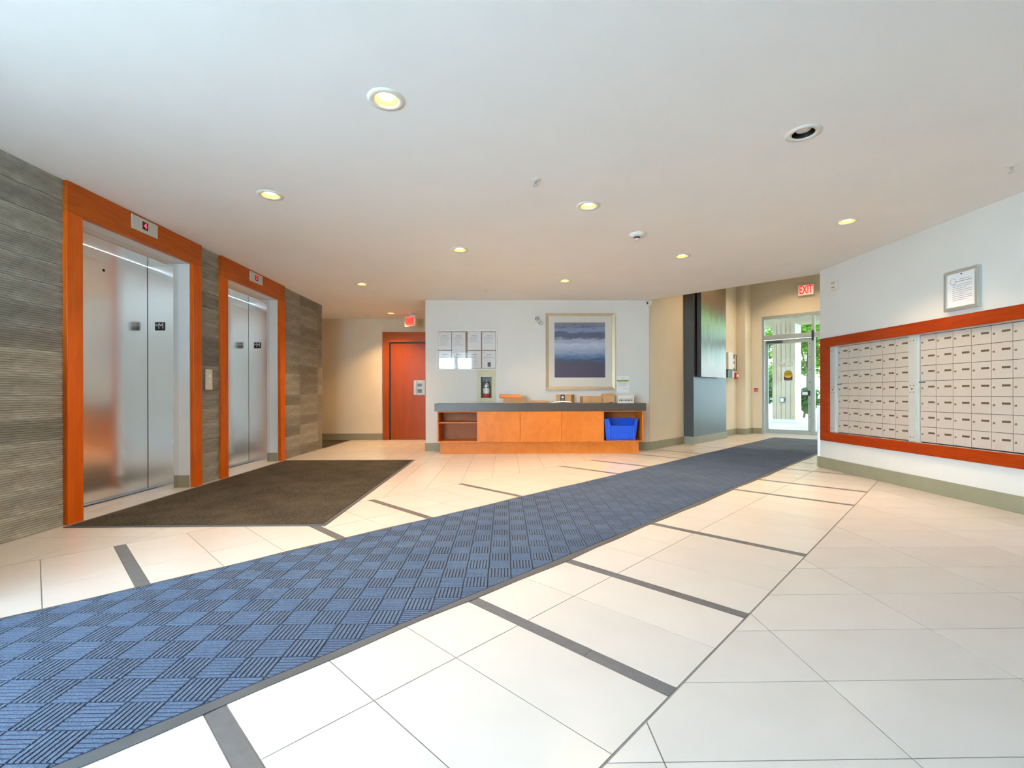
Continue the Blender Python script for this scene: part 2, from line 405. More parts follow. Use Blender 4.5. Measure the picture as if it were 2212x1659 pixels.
# ---- walls
EL = (0.0, 1.945)                      # two elevator portals, offset along Y
wl = MB()
wl.box(-3.92, -3.405, 2.2, 3.759, 0, H).box(-3.92, -3.405, 5.077, 5.704, 0, H).box(-3.92, -3.405, 7.022, 8.68, 0, H)
for d in EL: wl.box(-3.92, -3.405, 3.759 + d, 5.077 + d, 2.413, H)
wall_left = struct('wall_left', wl, M['reveal'], 'elevator wall clad in ribbed grey stone tiles', 'wall')
wb = MB()                               # back wall with a recess for the extinguisher cabinet
CX0, CX1, CZ0, CZ1 = -.425, -.237, .926, 1.302
wb.box(-1.40, CX0, 8.22, 8.40, 0, H).box(CX1, 2.556, 8.22, 8.40, 0, H).box(CX0, CX1, 8.22, 8.40, 0, CZ0).box(CX0, CX1, 8.22, 8.40, CZ1, H)
wb.box(-1.40, 2.5, 8.40, 10.4, 0, H)
struct('wall_back', wb, M['wall'], 'pale wall behind the orange wood console', 'wall')
struct('wall_corridor', MB().box(-5.3, -1.40, 10.25, 10.4, 0, H).box(-5.35, -5.2, 8.5, 10.4, 0, H).box(-5.2, -3.92, 8.5, 8.68, 0, H), M['wall_cream_warmed'], 'cream end wall of the side corridor with the wood door', 'wall')
struct('wall_entrance_left', MB().uvbox(7.63, 12.7, -4.2, -4.0, 0, HW + .1), M['wall_cream_warmed'], 'cream angled wall running behind the charcoal pillar', 'wall')
struct('wall_pilaster', MB().uvbox(12.05, 12.55, -4.0, -3.80, 0, HW + .05), M['wall_cream_warmed'], 'narrow cream pilaster beside the glass entrance door', 'wall')
we = MB().uvbox(12.55, 12.7, -4.0, -3.575, 0, HW + .05).uvbox(12.55, 12.7, -3.575, -1.3, 2.885, HW + .05)
struct('wall_entrance_end', we, M['wall_cream_warmed'], 'cream wall around and above the glass entrance door', 'wall')
wr = MB()
MY0, MY1, MZ0, MZ1 = 3.56, 6.045, .485, 1.607
wr.box(4.27, 4.42, -3.2, MY0, 0, H).box(4.27, 4.42, MY1, 6.24, 0, H).box(4.27, 4.42, MY0, MY1, 0, MZ0).box(4.27, 4.42, MY0, MY1, MZ1, H).box(4.40, 4.46, MY0, MY1, MZ0, MZ1)
struct('wall_right', wr, M['wall'], 'pale wall holding the recessed mailboxes', 'wall')
struct('wall_entrance_right', MB().prism([(4.272, 6.24), (4.42, 6.24), uvp(12.7, -1.24)[:2], uvp(12.7, -1.39)[:2]], 0, HW + .1), M['wall'], 'wall around the corner from the mailboxes', 'wall')
struct('wall_rear', MB().box(-1.27, 4.42, -1.40, -1.25, 0, H), M['wall'], 'wall behind the viewpoint', 'wall')
struct('wall_foyer_left', MB().uvbox(-1.8, -.85, -4.11, -3.96, 0, H).box(-3.5, -2.65, 2.02, 2.17, 0, 1.45).uvbox(-1.78, -1.63, -3.97, -3.36, 0, H), M['wall'], 'wall leading back to the front windows, with an added unseen light-blocking half wall', 'wall')  # low middle box: unseen stub added to shade the floor by the elevators

# stone tiles on the elevator wall
cache = {}
def stone_tile(L, hgt):
    key = (round(L, 3), round(hgt, 3))
    if key not in cache:
        n = 10; m = MB(); pts = [(.012, 0)]
        p = hgt / n
        for k in range(n): pts += [(-.0075, k * p + p * .18), (-.0025, (k + 1) * p - .0004 * (k == n - 1))] if k % 1 == 0 else []
        pts.append((.012, hgt))
        vs_ = [(0, y, z) for y, z in pts] + [(L, y, z) for y, z in pts]; k = len(pts)
        m.add(vs_, [(i, i + k, i + k + 1, i + 1) for i in range(k - 1)] + [tuple(range(k)), tuple(range(k, 2 * k))[::-1]])
        me = bpy.data.meshes.new('stone_tile'); me.from_pydata(m.v, [], m.f); me.update(); me.materials.append(M['stone']); cache[key] = me
    return cache[key]
CH = H / 16
for y0, y1 in ((2.2, 2.94), (2.94, 3.623), (5.214, 5.568), (7.159, 7.75), (7.75, 8.487), (8.487, 8.68)):
    for r in range(16):
        o = bpy.data.objects.new('stone_tile', stone_tile(y1 - y0 - .002, CH - .002)); col.objects.link(o); o.parent = wall_left
        o.location = (-3.398 + random.uniform(-.0025, .0025), y0 + .001, r * CH + .001); o.rotation_euler = (0, 0, PI / 2)

# baseboards
BH = .142
struct('baseboard_right', MB().box(4.25, 4.27, -3.1, 6.255, 0, BH), M['base'], 'olive baseboard under the mailboxes', 'baseboard', .003)
struct('baseboard_back', MB().box(-1.412, 2.562, 8.205, 8.22, 0, BH).box(-1.412, -1.40, 8.22, 10.25, 0, BH), M['base'], 'olive baseboard of the wall behind the console', 'baseboard', .003)
struct('baseboard_corridor', MB().box(-5.2, -2.68, 10.235, 10.25, 0, BH), M['base'], 'olive baseboard left of the corridor door', 'baseboard', .003)
struct('baseboard_entrance', MB().uvbox(7.63, 9.03, -4.0, -3.985, 0, BH).uvbox(10.78, 12.05, -4.0, -3.985, 0, BH), M['base'], 'olive baseboard along the angled entrance wall', 'baseboard', .003)
struct('baseboard_end', MB().uvbox(12.035, 12.05, -3.985, -3.785, 0, BH).uvbox(12.05, 12.535, -3.80, -3.785, 0, BH).uvbox(12.535, 12.55, -3.785, -3.58, 0, BH), M['base'], 'olive baseboard around the pilaster by the glass door', 'baseboard', .003)

# pillar (charcoal) with its own base
pil = struct('wall_pillar', MB().uvbox(9.03, 10.78, -4.02, -3.80, 0, HW), M['pillar'], 'charcoal grey pillar carrying the tall green canvas', 'pillar', .004)
pb = MB().uvbox(9.018, 10.795, -4.0, -3.788, 0, .15).build('base_trim', M['pillar_base'], pil)

# ---- glazed front behind the viewpoint (daylight source)
win = thing('window_1', 'wide glazed front with metal mullions', 'window', uvp(-1.7, -1.665), -45); win['kind'] = 'structure'
m = MB()
W2 = 1.68
nx = 4
for k in range(nx + 1):
    x = -W2 + 2 * W2 * k / nx; MB().box(x - .03, x + .03, -.06, .06, 0, H).build('mullion', M['alu_matte'], win)
for z in (0, 1.02, H - .10): MB().box(-W2, W2, -.05, .05, z, z + .06 if z else .12).build('rail', M['alu_matte'], win)
for k in range(nx):
    x0 = -W2 + 2 * W2 * k / nx + .03; x1 = -W2 + 2 * W2 * (k + 1) / nx - .03
    MB().box(x0, x1, -.004, .004, .12, 1.02).build('pane', M['pane'], win); MB().box(x0, x1, -.004, .004, 1.08, H - .1).build('pane', M['pane'], win)

# ---- ground outside
struct('ground', MB().prism([(-60, -60), (60, -60), (60, 60), (-60, 60)], -.3, -.025), M['concrete'], 'pale concrete paving outside the door', 'ground')

# ================================================================== ELEVATORS
def elevator(d, label, digit):
    e = thing('elevator', label, 'elevator', (-3.39, 3.759 + d, 0), 90, 'stainless elevators in the stone wall')
    # local: x along wall (+Y), y into wall (-X), z up ; opening x 0..1.318
    W = 1.318; Z = 2.413
    box('side_casing', M['wood'], e, -.136, 0, -.030, .012, 0, Z, .003)
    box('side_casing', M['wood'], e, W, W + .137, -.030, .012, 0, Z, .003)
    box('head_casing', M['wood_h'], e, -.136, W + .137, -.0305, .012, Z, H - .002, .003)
    # white reveal with baseboards comes from the wall; steel jambs and head
    j = MB().box(0, .081, .135, .42, 0, Z); j.build('jamb', M['steel'], e)
    jr = MB().box(W - .077, W, .135, .42, 0, Z).build('jamb', M['steel'], e)
    MB().box(.081, W - .077, .135, .42, 2.36, Z).build('head_jamb', M['steel'], e)
    box('reveal_base', M['base'], e, W - .012, W - .0005, .02, .134, 0, .13)
    dr = MB().box(.07, W - .083, .405, .43, .012, 2.357).build('door_panel', M['steel'], e)
    MB().lathe([(.0001, -.001), (.012, -.001), (.012, .002)], 12, (.70, .404, 2.18), Matrix.Rotation(PI / 2, 3, 'X')).build('key_hole', M['black'], dr)
    box('door_gap', M['black'], e, W - .083, W - .0772, .408, .43, .012, 2.357)
    MB().box(.07, W - .07, .36, .43, 0, .010).build('sill', M['steel_dark'], e)
    # floor plate on the jamb (faces the camera: plane local x = W-.077, facing -x)
    pl = MB().box(W - .081, W - .0775, .222, .324, 1.685, 1.772).build('floor_plate', M['black'], e)
    text('letter', 'M', .088, M['white'], pl, (W - .083, .262, 1.729), (PI / 2, 0, -PI / 2), .001, .9)
    text('star', '*', .07, M['white'], pl, (W - .083, .306, 1.727), (PI / 2, 0, -PI / 2), .001)
    # indicator
    ip = box('indicator_plate', M['alu_matte'], e, .475, .785, -.041, -.030, 2.505, 2.634, .002)
    ds = box('display', M['black'], ip, .595, .662, -.0425, -.040, 2.535, 2.608)
    text('digit', digit, .07, M['led'], ip, (.628, -.0435, 2.571), (PI / 2, 0, 0), .0008, .9, .001)
    return e
elevator(EL[0], 'nearer stainless elevator with red 4 on its indicator', '4')
elevator(EL[1], 'farther stainless elevator beside the corridor corner', '3')
c = thing('call_button_panel', 'ivory elevator call panel between the two elevators', 'call panel', (-3.39, 5.356, 1.057), 90)
box('plate', M['ivory'], c, -.054, .054, -.022, -.004, 0, .235, .003)
for z in (.085, .155): MB().lathe([(.0001, .008), (.017, .008), (.019, 0)], 20, (0, -.022, z), Matrix.Rotation(PI / 2, 3, 'X')).build('button', M['white'], c)

# ================================================================== MATS
def ribbed(name, rect_u, rect_v, label):
    r = thing(name, label, 'mat', (0, 0, 0))
    u0, u1 = rect_u; v0, v1 = rect_v
    m = MB()
    E_ = .036
    # slightly wavy long edges
    for side in (0, 1):
        n = 120
        e = MB()
        for k in range(n):
            ua = u0 + (u1 - u0) * k / n; ub = u0 + (u1 - u0) * (k + 1) / n
            wa = .007 * math.sin(ua * 3.1 + side) + .004 * math.sin(ua * 9.3); wb_ = .007 * math.sin(ub * 3.1 + side) + .004 * math.sin(ub * 9.3)
            if side == 0: q = [uvp(ua, v0 + wa), uvp(ub, v0 + wb_), uvp(ub, v0 + E_), uvp(ua, v0 + E_)]
            else: q = [uvp(ua, v1 - E_), uvp(ub, v1 - E_), uvp(ub, v1 + wb_), uvp(ua, v1 + wa)]
            lo = [(p[0], p[1], .0012) for p in q]
            hi = [(q[i][0], q[i][1], (.003 if (side == 0) == (i < 2) else .008)) for i in range(4)]
            e.add(lo + hi, [(7, 6, 5, 4), (0, 1, 5, 4), (2, 3, 7, 6)])
        e.build('edging', M['rubber'], r)
    for q in (u0, u1 - .03): MB().uvbox(q, q + .03, v0 + E_, v1 - E_, .001, .006).build('end_edging', M['rubber'], r)
    MB().uvbox(u0 + .03, u1 - .03, v0 + E_, v1 - E_, .001, .0075).build('backing', M['run_base'], r)
    # raised ribs: square blocks aligned with the room, turning the rib direction from block to block
    B = .125; nr = 7; rib = MB()
    x_lo, x_hi = -2.6, 9; y_lo, y_hi = .6, 11
    random.seed(3)
    for i in range(int(x_lo / B) - 1, int(x_hi / B) + 1):
        for j in range(int(y_lo / B) - 1, int(y_hi / B) + 1):
            bx, by = i * B + .03, j * B + .02
            uu = (bx + by) * S2; vv = (bx - by) * S2
            if not (u0 - .2 < uu < min(u1, 9.0) + .2 and v0 - .15 < vv < v1 + .15): continue
            wear = .5 + .5 * math.sin(bx * 2.3 + 1.2 * math.sin(by * 1.7)) * math.sin(by * 1.9 + .8)
            hgt = .0105 - .0018 * max(0, wear - .55) * 2 + random.uniform(-.0003, .0003)
            for k in range(nr):
                a0 = (k + .18) * B / nr; a1 = (k + .82) * B / nr
                p = [(bx + a0, by + .004), (bx + a1, by + .004), (bx + a1, by + B - .004), (bx + a0, by + B - .004)] if (i + j) % 2 else [(bx + .004, by + a0), (bx + B - .004, by + a0), (bx + B - .004, by + a1), (bx + .004, by + a1)]
                p = vclip(p, v0 + E_ + .004, v1 - E_ - .004)
                if len(p) > 2: p = clip(p, -S2, -S2, -(u0 + .035))
                if len(p) > 2: p = clip(p, S2, S2, u1 - .035)
                if len(p) < 3 or area(p) < 2e-5: continue
                n = len(p); rib.add([(x, y, .0072) for x, y in p] + [(x, y, hgt) for x, y in p], [tuple(range(n, 2 * n))] + [(q, (q + 1) % n, n + (q + 1) % n, n + q) for q in range(n)])
    # plain worn pile further on
    tag(rib.build('rib_pile', M['run_rib'], r), kind='stuff')
    MB().uvbox(9.0, u1 - .035, v0 + E_ + .004, v1 - E_ - .004, .0072, .0098).build('far_pile', M['run_rib'], r)
    return r
ribbed('runner_mat', (-2.6, 11.68), (-3.09, -1.71), 'long blue grey ribbed runner crossing the lobby to the glass door')
def flat_mat(name, x0, x1, y0, y1, label):
    r = thing(name, label, 'mat', ((x0 + x1) / 2, (y0 + y1) / 2, 0))
    hx, hy = (x1 - x0) / 2, (y1 - y0) / 2
    E_ = .035
    for q in ([-hx, hx, -hy, -hy + E_], [-hx, hx, hy - E_, hy], [-hx, -hx + E_, -hy + E_, hy - E_], [hx - E_, hx, -hy + E_, hy - E_]):
        MB().box(*q, .001, .006).build('edging', M['rubber'], r, .002)
    MB().box(-hx + E_, hx - E_, -hy + E_, hy - E_, .001, .010).build('pile', M['mat_brown'], r, .002)
    return r
flat_mat('elevator_mat', -3.335, -1.368, 3.555, 7.09, 'dark brown speckled mat in front of the elevators')
flat_mat('corridor_mat', -5.0, -3.36, 8.75, 10.2, 'dark mat at the corridor corner past the stone wall')

# ================================================================== CONSOLE
cb = thing('console_cabinet', 'orange wood console cabinet with open end bays', 'cabinet', (.592, 7.75, 0))
ox = -.592
Z0, Z1 = .197, .715; D = .455
def cbx(n, mat, x0, x1, y0, y1, z0, z1, bv=.002): return box(n, mat, cb, x0 + ox, x1 + ox, y0, y1, z0, z1, bv)
cbx('side_panel', M['cab'], -1.131, -1.108, 0, D, Z0, Z1); cbx('side_panel', M['cab'], 2.292, 2.315, 0, D, Z0, Z1)
cbx('divider', M['cab'], -.470, -.452, 0, D, Z0 + .018, Z1 - .018); cbx('divider', M['cab'], 1.636, 1.655, 0, D, Z0 + .018, Z1 - .018)
cbx('bottom_panel', M['cab'], -1.108, 2.292, 0, D, Z0, Z0 + .018); cbx('top_panel', M['cab'], -1.108, 2.292, 0, D, Z1 - .018, Z1)
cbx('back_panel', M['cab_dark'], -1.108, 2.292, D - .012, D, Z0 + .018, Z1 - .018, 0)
cbx('shelf', M['cab'], -1.108, -.470, .02, D - .012, .512, .530)
for a, b in ((-.460, .245), (.249, .940), (.944, 1.644)): cbx('door', M['cab'], a, b, -.019, -.001, Z0 + .003, Z1 - .004, .0025)
cbx('toe_base', M['cab'], -1.085, 2.245, .04, D, 0, Z0)
ct = MB().box(-1.761, 1.762, -.03, .469, 0, .126).build('countertop', M['counter'], None, .004); ct.location = (.592, 7.75, .716)
tag(ct, 'thick dark grey countertop on the orange console', 'countertop')
CT = .842
# blue bin in the right bay
b = thing('recycling_bin', 'blue plastic recycling bin inside the right open bay', 'bin', (1.945, 7.93, Z0 + .018))
def bin_mesh():
    m = MB(); t = .006
    wb_, wt, db, dt_, h = .245, .285, .13, .15, .355
    def ring(wd, dp, z, front=None): return [(-wd, -dp, z if front is None else front), (wd, -dp, z if front is None else front), (wd, dp, z), (-wd, dp, z)]
    o0 = ring(wb_, db, 0); o1 = ring(wt, dt_, h)
    # front wall dips
    fr = [(-wt, -dt_, h), (-wt * .72, -dt_, h), (-wt * .60, -dt_ * .99, h * .70), (wt * .74, -dt_ * .99, h * .70), (wt * .86, -dt_, h), (wt, -dt_, h)]
    m.add(o0, [(3, 2, 1, 0)])
    m.add([o0[0], o0[1]] + fr[::-1], [(0, 1, 2, 3, 4, 5, 6, 7)])
    m.add([o0[1], o0[2], o1[2], o1[1]], [(0, 1, 2, 3)]); m.add([o0[2], o0[3], o1[3], o1[2]], [(0, 1, 2, 3)]); m.add([o0[3], o0[0], o1[0], o1[3]], [(0, 1, 2, 3)])
    return m
bo = bin_mesh().build('tub', M['blue'], b); sm = bo.modifiers.new('t', 'SOLIDIFY'); sm.thickness = .006; sm.offset = -1
for x in (-.19, .215): MB().box(x - .012, x + .012, -.152, -.136, .01, .24).build('corner_rib', M['blue'], b, .004)
MB().box(-.05, .13, -.150, -.139, .02, .13).build('front_panel', M['blue'], b, .004)
MB().box(-.292, -.235, -.156, .156, .350, .362).build('rim', M['blue'], b, .003); MB().box(.235, .292, -.156, .156, .350, .362).build('rim', M['blue'], b, .003); MB().box(-.235, .235, .140, .156, .350, .362).build('rim', M['blue'], b, .003)
# parcels
def parcel(name, label, x0, x1, y0, y1, h, mat='cardboard', rot=0, tape=True, z=CT):
    t = thing(name, label, 'box', ((x0 + x1) / 2, (y0 + y1) / 2, z), rot)
    hx, hy = (x1 - x0) / 2, (y1 - y0) / 2
    box('carton', M[mat], t, -hx, hx, -hy, hy, 0, h, .004)
    return t, hx, hy
t, hx, hy = parcel('flat_carton', 'long low brown carton under the orange package', -.03, .34, 7.80, 8.05, .085); box('flap', M['card_side'], t, -hx, hx, -hy - .002, -hy - .0005, .045, .086)
t = thing('wrapped_package', 'orange and white flat package lying on the low carton', 'package', (.10, 7.92, CT + .0865), 3)
pk = MB(); pk.add([(-.185, -.11, .0), (.185, -.11, .0), (.185, .11, 0), (-.185, .11, 0), (-.205, -.12, .03), (.18, -.11, .022), (.18, .11, .03), (-.2, .12, .035), (-.17, -.09, .062), (.165, -.09, .055), (.165, .09, .058), (-.17, .09, .064)],
       [(3, 2, 1, 0), (0, 1, 5, 4), (1, 2, 6, 5), (2, 3, 7, 6), (3, 0, 4, 7), (4, 5, 9, 8), (5, 6, 10, 9), (6, 7, 11, 10), (7, 4, 8, 11), (8, 9, 10, 11)]); pk.build('wrapper', M['orange'], t, .006)
box('address_label', M['paper'], t, -.15, .14, -.07, .08, .0635, .0665)
t = thing('paper_bag', 'crumpled brown paper bag lying flat beside the low carton', 'bag', (.57, 7.90, CT), -6)
bg_ = MB(); N = 10
pts = []
for i in range(N + 1):
    for j in range(5):
        x = -.20 + .40 * i / N; y = -.09 + .18 * j / 4
        edge = min(i, N - i, 2) / 2 * (1 if 0 < j < 4 else .25)
        pts.append((x, y, .004 + edge * (.020 + .022 * math.sin(i * 1.3 + j) ** 2)))
bg_.add(pts, [(i * 5 + j, (i + 1) * 5 + j, (i + 1) * 5 + j + 1, i * 5 + j + 1) for i in range(N) for j in range(4)])
bb = bg_.build('paper', M['cardboard'], t); sm = bb.modifiers.new('t', 'SOLIDIFY'); sm.thickness = .0035; sm.offset = 1
t, hx, hy = parcel('labelled_carton', 'small carton with a black and white label panel', .905, 1.17, 7.90, 8.14, .145, rot=-22)
lb = box('label_panel', M['print_dark'], t, -.055, .03, -hy - .002, -hy - .0004, .0, .142); box('label_print', M['paper'], t, -.03, .005, -hy - .003, -hy - .002, .085, .115); box('label_text', M['paper'], t, -.035, .012, -hy - .003, -hy - .002, .05, .056)
t = thing('padded_envelope', 'white padded envelope lying before the labelled carton', 'envelope', (.965, 7.79, CT), 3)
en = MB(); pts = []
for i in range(9):
    for j in range(5): 
        x = -.175 + .35 * i / 8; y = -.05 + .10 * j / 4; pts.append((x, y, .003 + .033 * math.sin(PI * i / 8) ** .5 * (1 if 0 < j < 4 else .4)))
en.add(pts, [(i * 5 + j, (i + 1) * 5 + j, (i + 1) * 5 + j + 1, i * 5 + j + 1) for i in range(8) for j in range(4)], True)
eo = en.build('sleeve', M['paper'], t); sm = eo.modifiers.new('t', 'SOLIDIFY'); sm.thickness = .003; sm.offset = 1
box('edge_stripe', M['steel_dark'], t, -.168, .168, -.0515, -.0505, .004, .010)
t, hx, hy = parcel('brown_carton', 'plain brown carton in the middle of the right parcels', 1.305, 1.632, 7.82, 8.06, .118, rot=2); box('flap_seam', M['card_side'], t, -hx + .075, hx, -hy - .002, -hy, .004, .116)
t, hx, hy = parcel('dented_carton', 'taller dented brown carton left of the white basket', 1.652, 1.865, 7.84, 8.08, .135, rot=-8)
fo = MB().add([(-hx, -hy, .135), (hx, -hy, .135), (hx - .03, -hy + .05, .168), (-hx + .02, -hy + .06, .160), (hx, hy, .135), (-hx, hy, .135)], [(0, 1, 2, 3), (1, 4, 2), (0, 3, 5), (3, 2, 4, 5)]); fo.build('top_flap', M['cardboard'], t)
MB().add([(-hx + .08, -hy - .001, .002), (hx - .02, -hy - .001, .002), (hx - .03, -hy - .001, .020)], [(0, 1, 2)]).build('torn_gap', M['print_dark'], t)
t = thing('letter_basket', 'white slotted plastic basket at the counter right end', 'basket', (2.03, 7.86, CT))
hw, hd, hh = .135, .075, .125
m = MB(); 
fy0, fy1 = -hd, -hd + .004
m.box(-hw, hw, fy0, fy1, 0, .030).box(-hw, hw, fy0, fy1, .062, .072).box(-hw, hw, fy0, fy1, .104, hh)
m.box(-hw, -hw + .022, fy0, fy1, .03, .104).box(hw - .022, hw, fy0, fy1, .03, .104)
for k in range(9): x = -hw + .022 + (k + .72) * (2 * hw - .044) / 9.4; m.box(x, x + .009, fy0, fy1, .03, .104)
m.build('front', M['white'], t)
box('side', M['white'], t, -hw, -hw + .004, -hd + .004, hd, 0, hh); box('side', M['white'], t, hw - .004, hw, -hd + .004, hd, 0, hh); box('rear', M['white'], t, -hw + .004, hw - .004, hd - .004, hd, 0, hh); box('bottom', M['white'], t, -hw + .004, hw - .004, -hd + .004, hd - .004, 0, .004)
box('contents', M['steel_dark'], t, -hw + .01, hw - .01, -hd + .02, hd - .02, .005, .075)
t, hx, hy = parcel('grey_tin', 'small grey tin behind the white basket', 2.165, 2.225, 7.95, 8.03, .10, 'alu_matte'); box('lid', M['alu'], t, -hx - .003, hx + .003, -hy - .003, hy + .003, .10, .108, .002)

# ================================================================== BACK WALL ITEMS
YB = 8.22
# notice board
nb = thing('notice_board', 'white framed notice board with eight pinned sheets', 'notice board', (-.669, YB, 1.425))
bw, bh = .53, .70
for q in ((-bw, bw, 0, .022), (-bw, bw, bh - .022, bh), (-bw, -bw + .018, .022, bh - .022), (bw - .018, bw, .022, bh - .022)): box('frame_bar', M['white'], nb, q[0], q[1], -.032, -.001, q[2], q[3], .002)
box('cork', M['cork'], nb, -bw + .018, bw - .018, -.012, -.001, .022, bh - .022)
box('glazing', M['pane_board'], nb, -bw + .018, bw - .018, -.026, -.024, .022, bh - .022)
cols_ = (-.510, -.262, .012, .268)
random.seed(11)
for r, zr in enumerate(((.352, .668), (.030, .338))):
    for k, x in enumerate(cols_):
        w_ = .236
        dz = (.012 if (r == 0 and k == 2) else 0)
        s_ = box('sheet', M['paper'], nb, x, x + w_, -.015 - .001 * (k % 2), -.0135, zr[0] + (.0 if k != 1 else -.02 * (r == 0)), zr[1] + dz)
        pm = MB(); zz = zr[1] - .075
        pm.box(x + .07, x + .165, -.018, -.0172, zz, zz + .014)
        for l in range(random.randint(4, 8)):
            zz -= .024
            if zz < zr[0] + .03: break
            pm.box(x + .03, x + random.uniform(.14, .205), -.018, -.0172, zz, zz + .005)
        pm.build('print_lines', M['print'], s_)
        box('red_mark', M['red'], s_, x + .02, x + .028, -.018, -.0172, zr[1] - .04, zr[1] - .028)
        if r == 1 and k == 3: box('photo_print', M['print_dark'], s_, x + .095, x + .15, -.0185, -.0172, .055, .135)
# extinguisher cabinet
ec = thing('extinguisher_cabinet', 'cream recessed cabinet housing the fire extinguisher', 'cabinet', (-.331, YB, .861))
for q in ((-.163, .163, 0, .045), (-.163, .163, .50, .562), (-.163, -.108, .045, .50), (.108, .163, .045, .50)): box('outer_frame', M['cab_cream'], ec, q[0], q[1], -.012, -.001, q[2], q[3], .002)
for q in ((-.108, .108, .045, .066), (-.108, .108, .44, .50), (-.108, -.094, .066, .44), (.094, .108, .066, .44)): box('door_rail', M['cab_cream'], ec, q[0], q[1], -.016, -.002, q[2], q[3], .001)
box('latch', M['cab_cream'], ec, -.125, -.112, -.024, -.012, .40, .49, .002)
box('cavity_back', M['steel_dark'], ec, -.094, .094, .172, .178, .066, .44)
box('cavity_floor', M['cab_cream'], ec, -.093, .093, 0, .17, .066, .072)
box('window_pane', M['pane_board'], ec, -.094, .094, -.008, -.006, .066, .44)
fe = thing('fire_extinguisher', 'silver fire extinguisher with red base band in its cabinet', 'extinguisher', (-.331, YB + .085, .934))
MB().lathe([(.0001, 0), (.056, 0), (.060, .01), (.060, .075)], 28).build('base_band', M['red'], fe)
MB().lathe([(.060, .075), (.060, .215), (.052, .25), (.03, .268), (.018, .28), (.018, .29), (.0001, .29)], 28).build('cylinder', M['alu'], fe)
MB().lathe([(.0608, .085), (.0608, .17)], 28).build('label_band', M['paper'], fe)
MB().lathe([(.0612, .172), (.0612, .182)], 28).build('dark_band', M['print_dark'], fe)
MB().box(-.012, .012, -.02, .02, .288, .31).build('valve', M['alu'], fe, .003)
MB().tube((0, -.02, .30), (.055, -.035, .285), .007, .006).build('handle', M['alu'], fe); MB().tube((0, -.02, .312), (.05, -.04, .325), .007, .006).build('lever', M['alu'], fe)
MB().tube((-.012, 0, .30), (-.05, -.03, .27), .008).tube((-.05, -.03, .27), (-.062, -.03, .16), .008).build('hose', M['rubber'], fe)
# framed seascape
pf = thing('framed_picture', 'large blue abstract seascape in a champagne frame', 'picture', (1.333, YB, 1.074))
pw, ph = .612, 1.351; fw = .052
def mitred(x0, x1, z0, z1, side):
    y0, y1 = -.035, -.001; yi = -.022
    o = [(x0, z0), (x1, z0), (x1, z1), (x0, z1)]; i_ = [(x0 + fw, z0 + fw), (x1 - fw, z0 + fw), (x1 - fw, z1 - fw), (x0 + fw, z1 - fw)]
    a, b = side, (side + 1) % 4
    v = [(o[a][0], y1, o[a][1]), (o[b][0], y1, o[b][1]), (i_[b][0], y1, i_[b][1]), (i_[a][0], y1, i_[a][1]), (o[a][0], y0, o[a][1]), (o[b][0], y0, o[b][1]), (i_[b][0], yi, i_[b][1]), (i_[a][0], yi, i_[a][1])]
    return MB().add(v, [(0, 1, 2, 3), (7, 6, 5, 4), (0, 4, 5, 1), (1, 5, 6, 2), (2, 6, 7, 3), (3, 7, 4, 0)])
for s_ in range(4): mitred(-pw, pw, 0, ph, s_).build('frame_side', M['champagne'], pf)
box('mat_board', M['matboard'], pf, -pw + fw - .004, pw - fw + .004, -.012, -.002, fw - .004, ph - fw + .004)
box('print', M['art_sea'], pf, -.457, .439, -.0135, -.0119, .213, 1.187)
box('glazing', M['pane_board'], pf, -pw + fw - .004, pw - fw + .004, -.019, -.017, fw - .004, ph - fw + .004)
# emergency light
em = thing('emergency_light', 'small twin head emergency light left of the picture', 'emergency light', (.598, YB, 2.30))
MB().box(-.03, .03, -.03, -.001, -.045, .045).build('base', M['white'], em, .006)
for dx, dz in ((-.035, .035), (.03, -.04)):
    hd_ = MB().lathe([(.0001, 0), (.028, 0), (.034, .02), (.038, .06), (.036, .066)], 20, (dx, -.02, dz), Matrix.Rotation(PI / 2 + .25, 3, 'X')).build('lamp_head', M['white'], em)
    MB().lathe([(.0001, .064), (.036, .064), (.036, .060)], 20, (dx, -.02, dz), Matrix.Rotation(PI / 2 + .25, 3, 'X')).build('lamp_lens', M['pane_board'], hd_)
# notice beside picture
nt_ = thing('wall_notice', 'white paper notice with green banner above the basket', 'notice', (2.089, YB, 1.016))
box('sheet', M['paper'], nt_, -.111, .111, -.003, -.0008, 0, .296)
box('green_banner', M['green_band'], nt_, -.105, .105, -.0042, -.003, .196, .226)
pm = MB(); pm.box(-.03, .03, -.004, -.003, .258, .264)
for k, z in enumerate((.178, .160, .140, .118)): pm.box(-.085, .09 - .03 * (k == 3), -.004, -.003, z, z + .006)
pm.box(.0, .065, -.004, -.003, .07, .078); pm.build('print_lines', M['print'], nt_)
# camera at the wall corner
sc = thing('security_camera', 'small white security camera at the wall corner top', 'camera', (2.56, YB - .01, 2.60))
MB().lathe([(.0001, .055), (.03, .055), (.03, .045), (.012, .045), (.012, .03)], 16).build('mount', M['white'], sc)
MB().lathe([(.0001, -.05), (.026, -.05), (.032, -.03), (.032, .055), (.022, .065), (.0001, .065)], 18, (0, -.02, 0), Matrix.Rotation(PI / 2 - .3, 3, 'X') @ Matrix.Rotation(.0, 3, 'Y')).build('housing', M['white'], sc)
MB().tube((-.045, -.035, .0), (-.03, -.02, .0), .02).build('lens_hood', M['steel_dark'], sc)

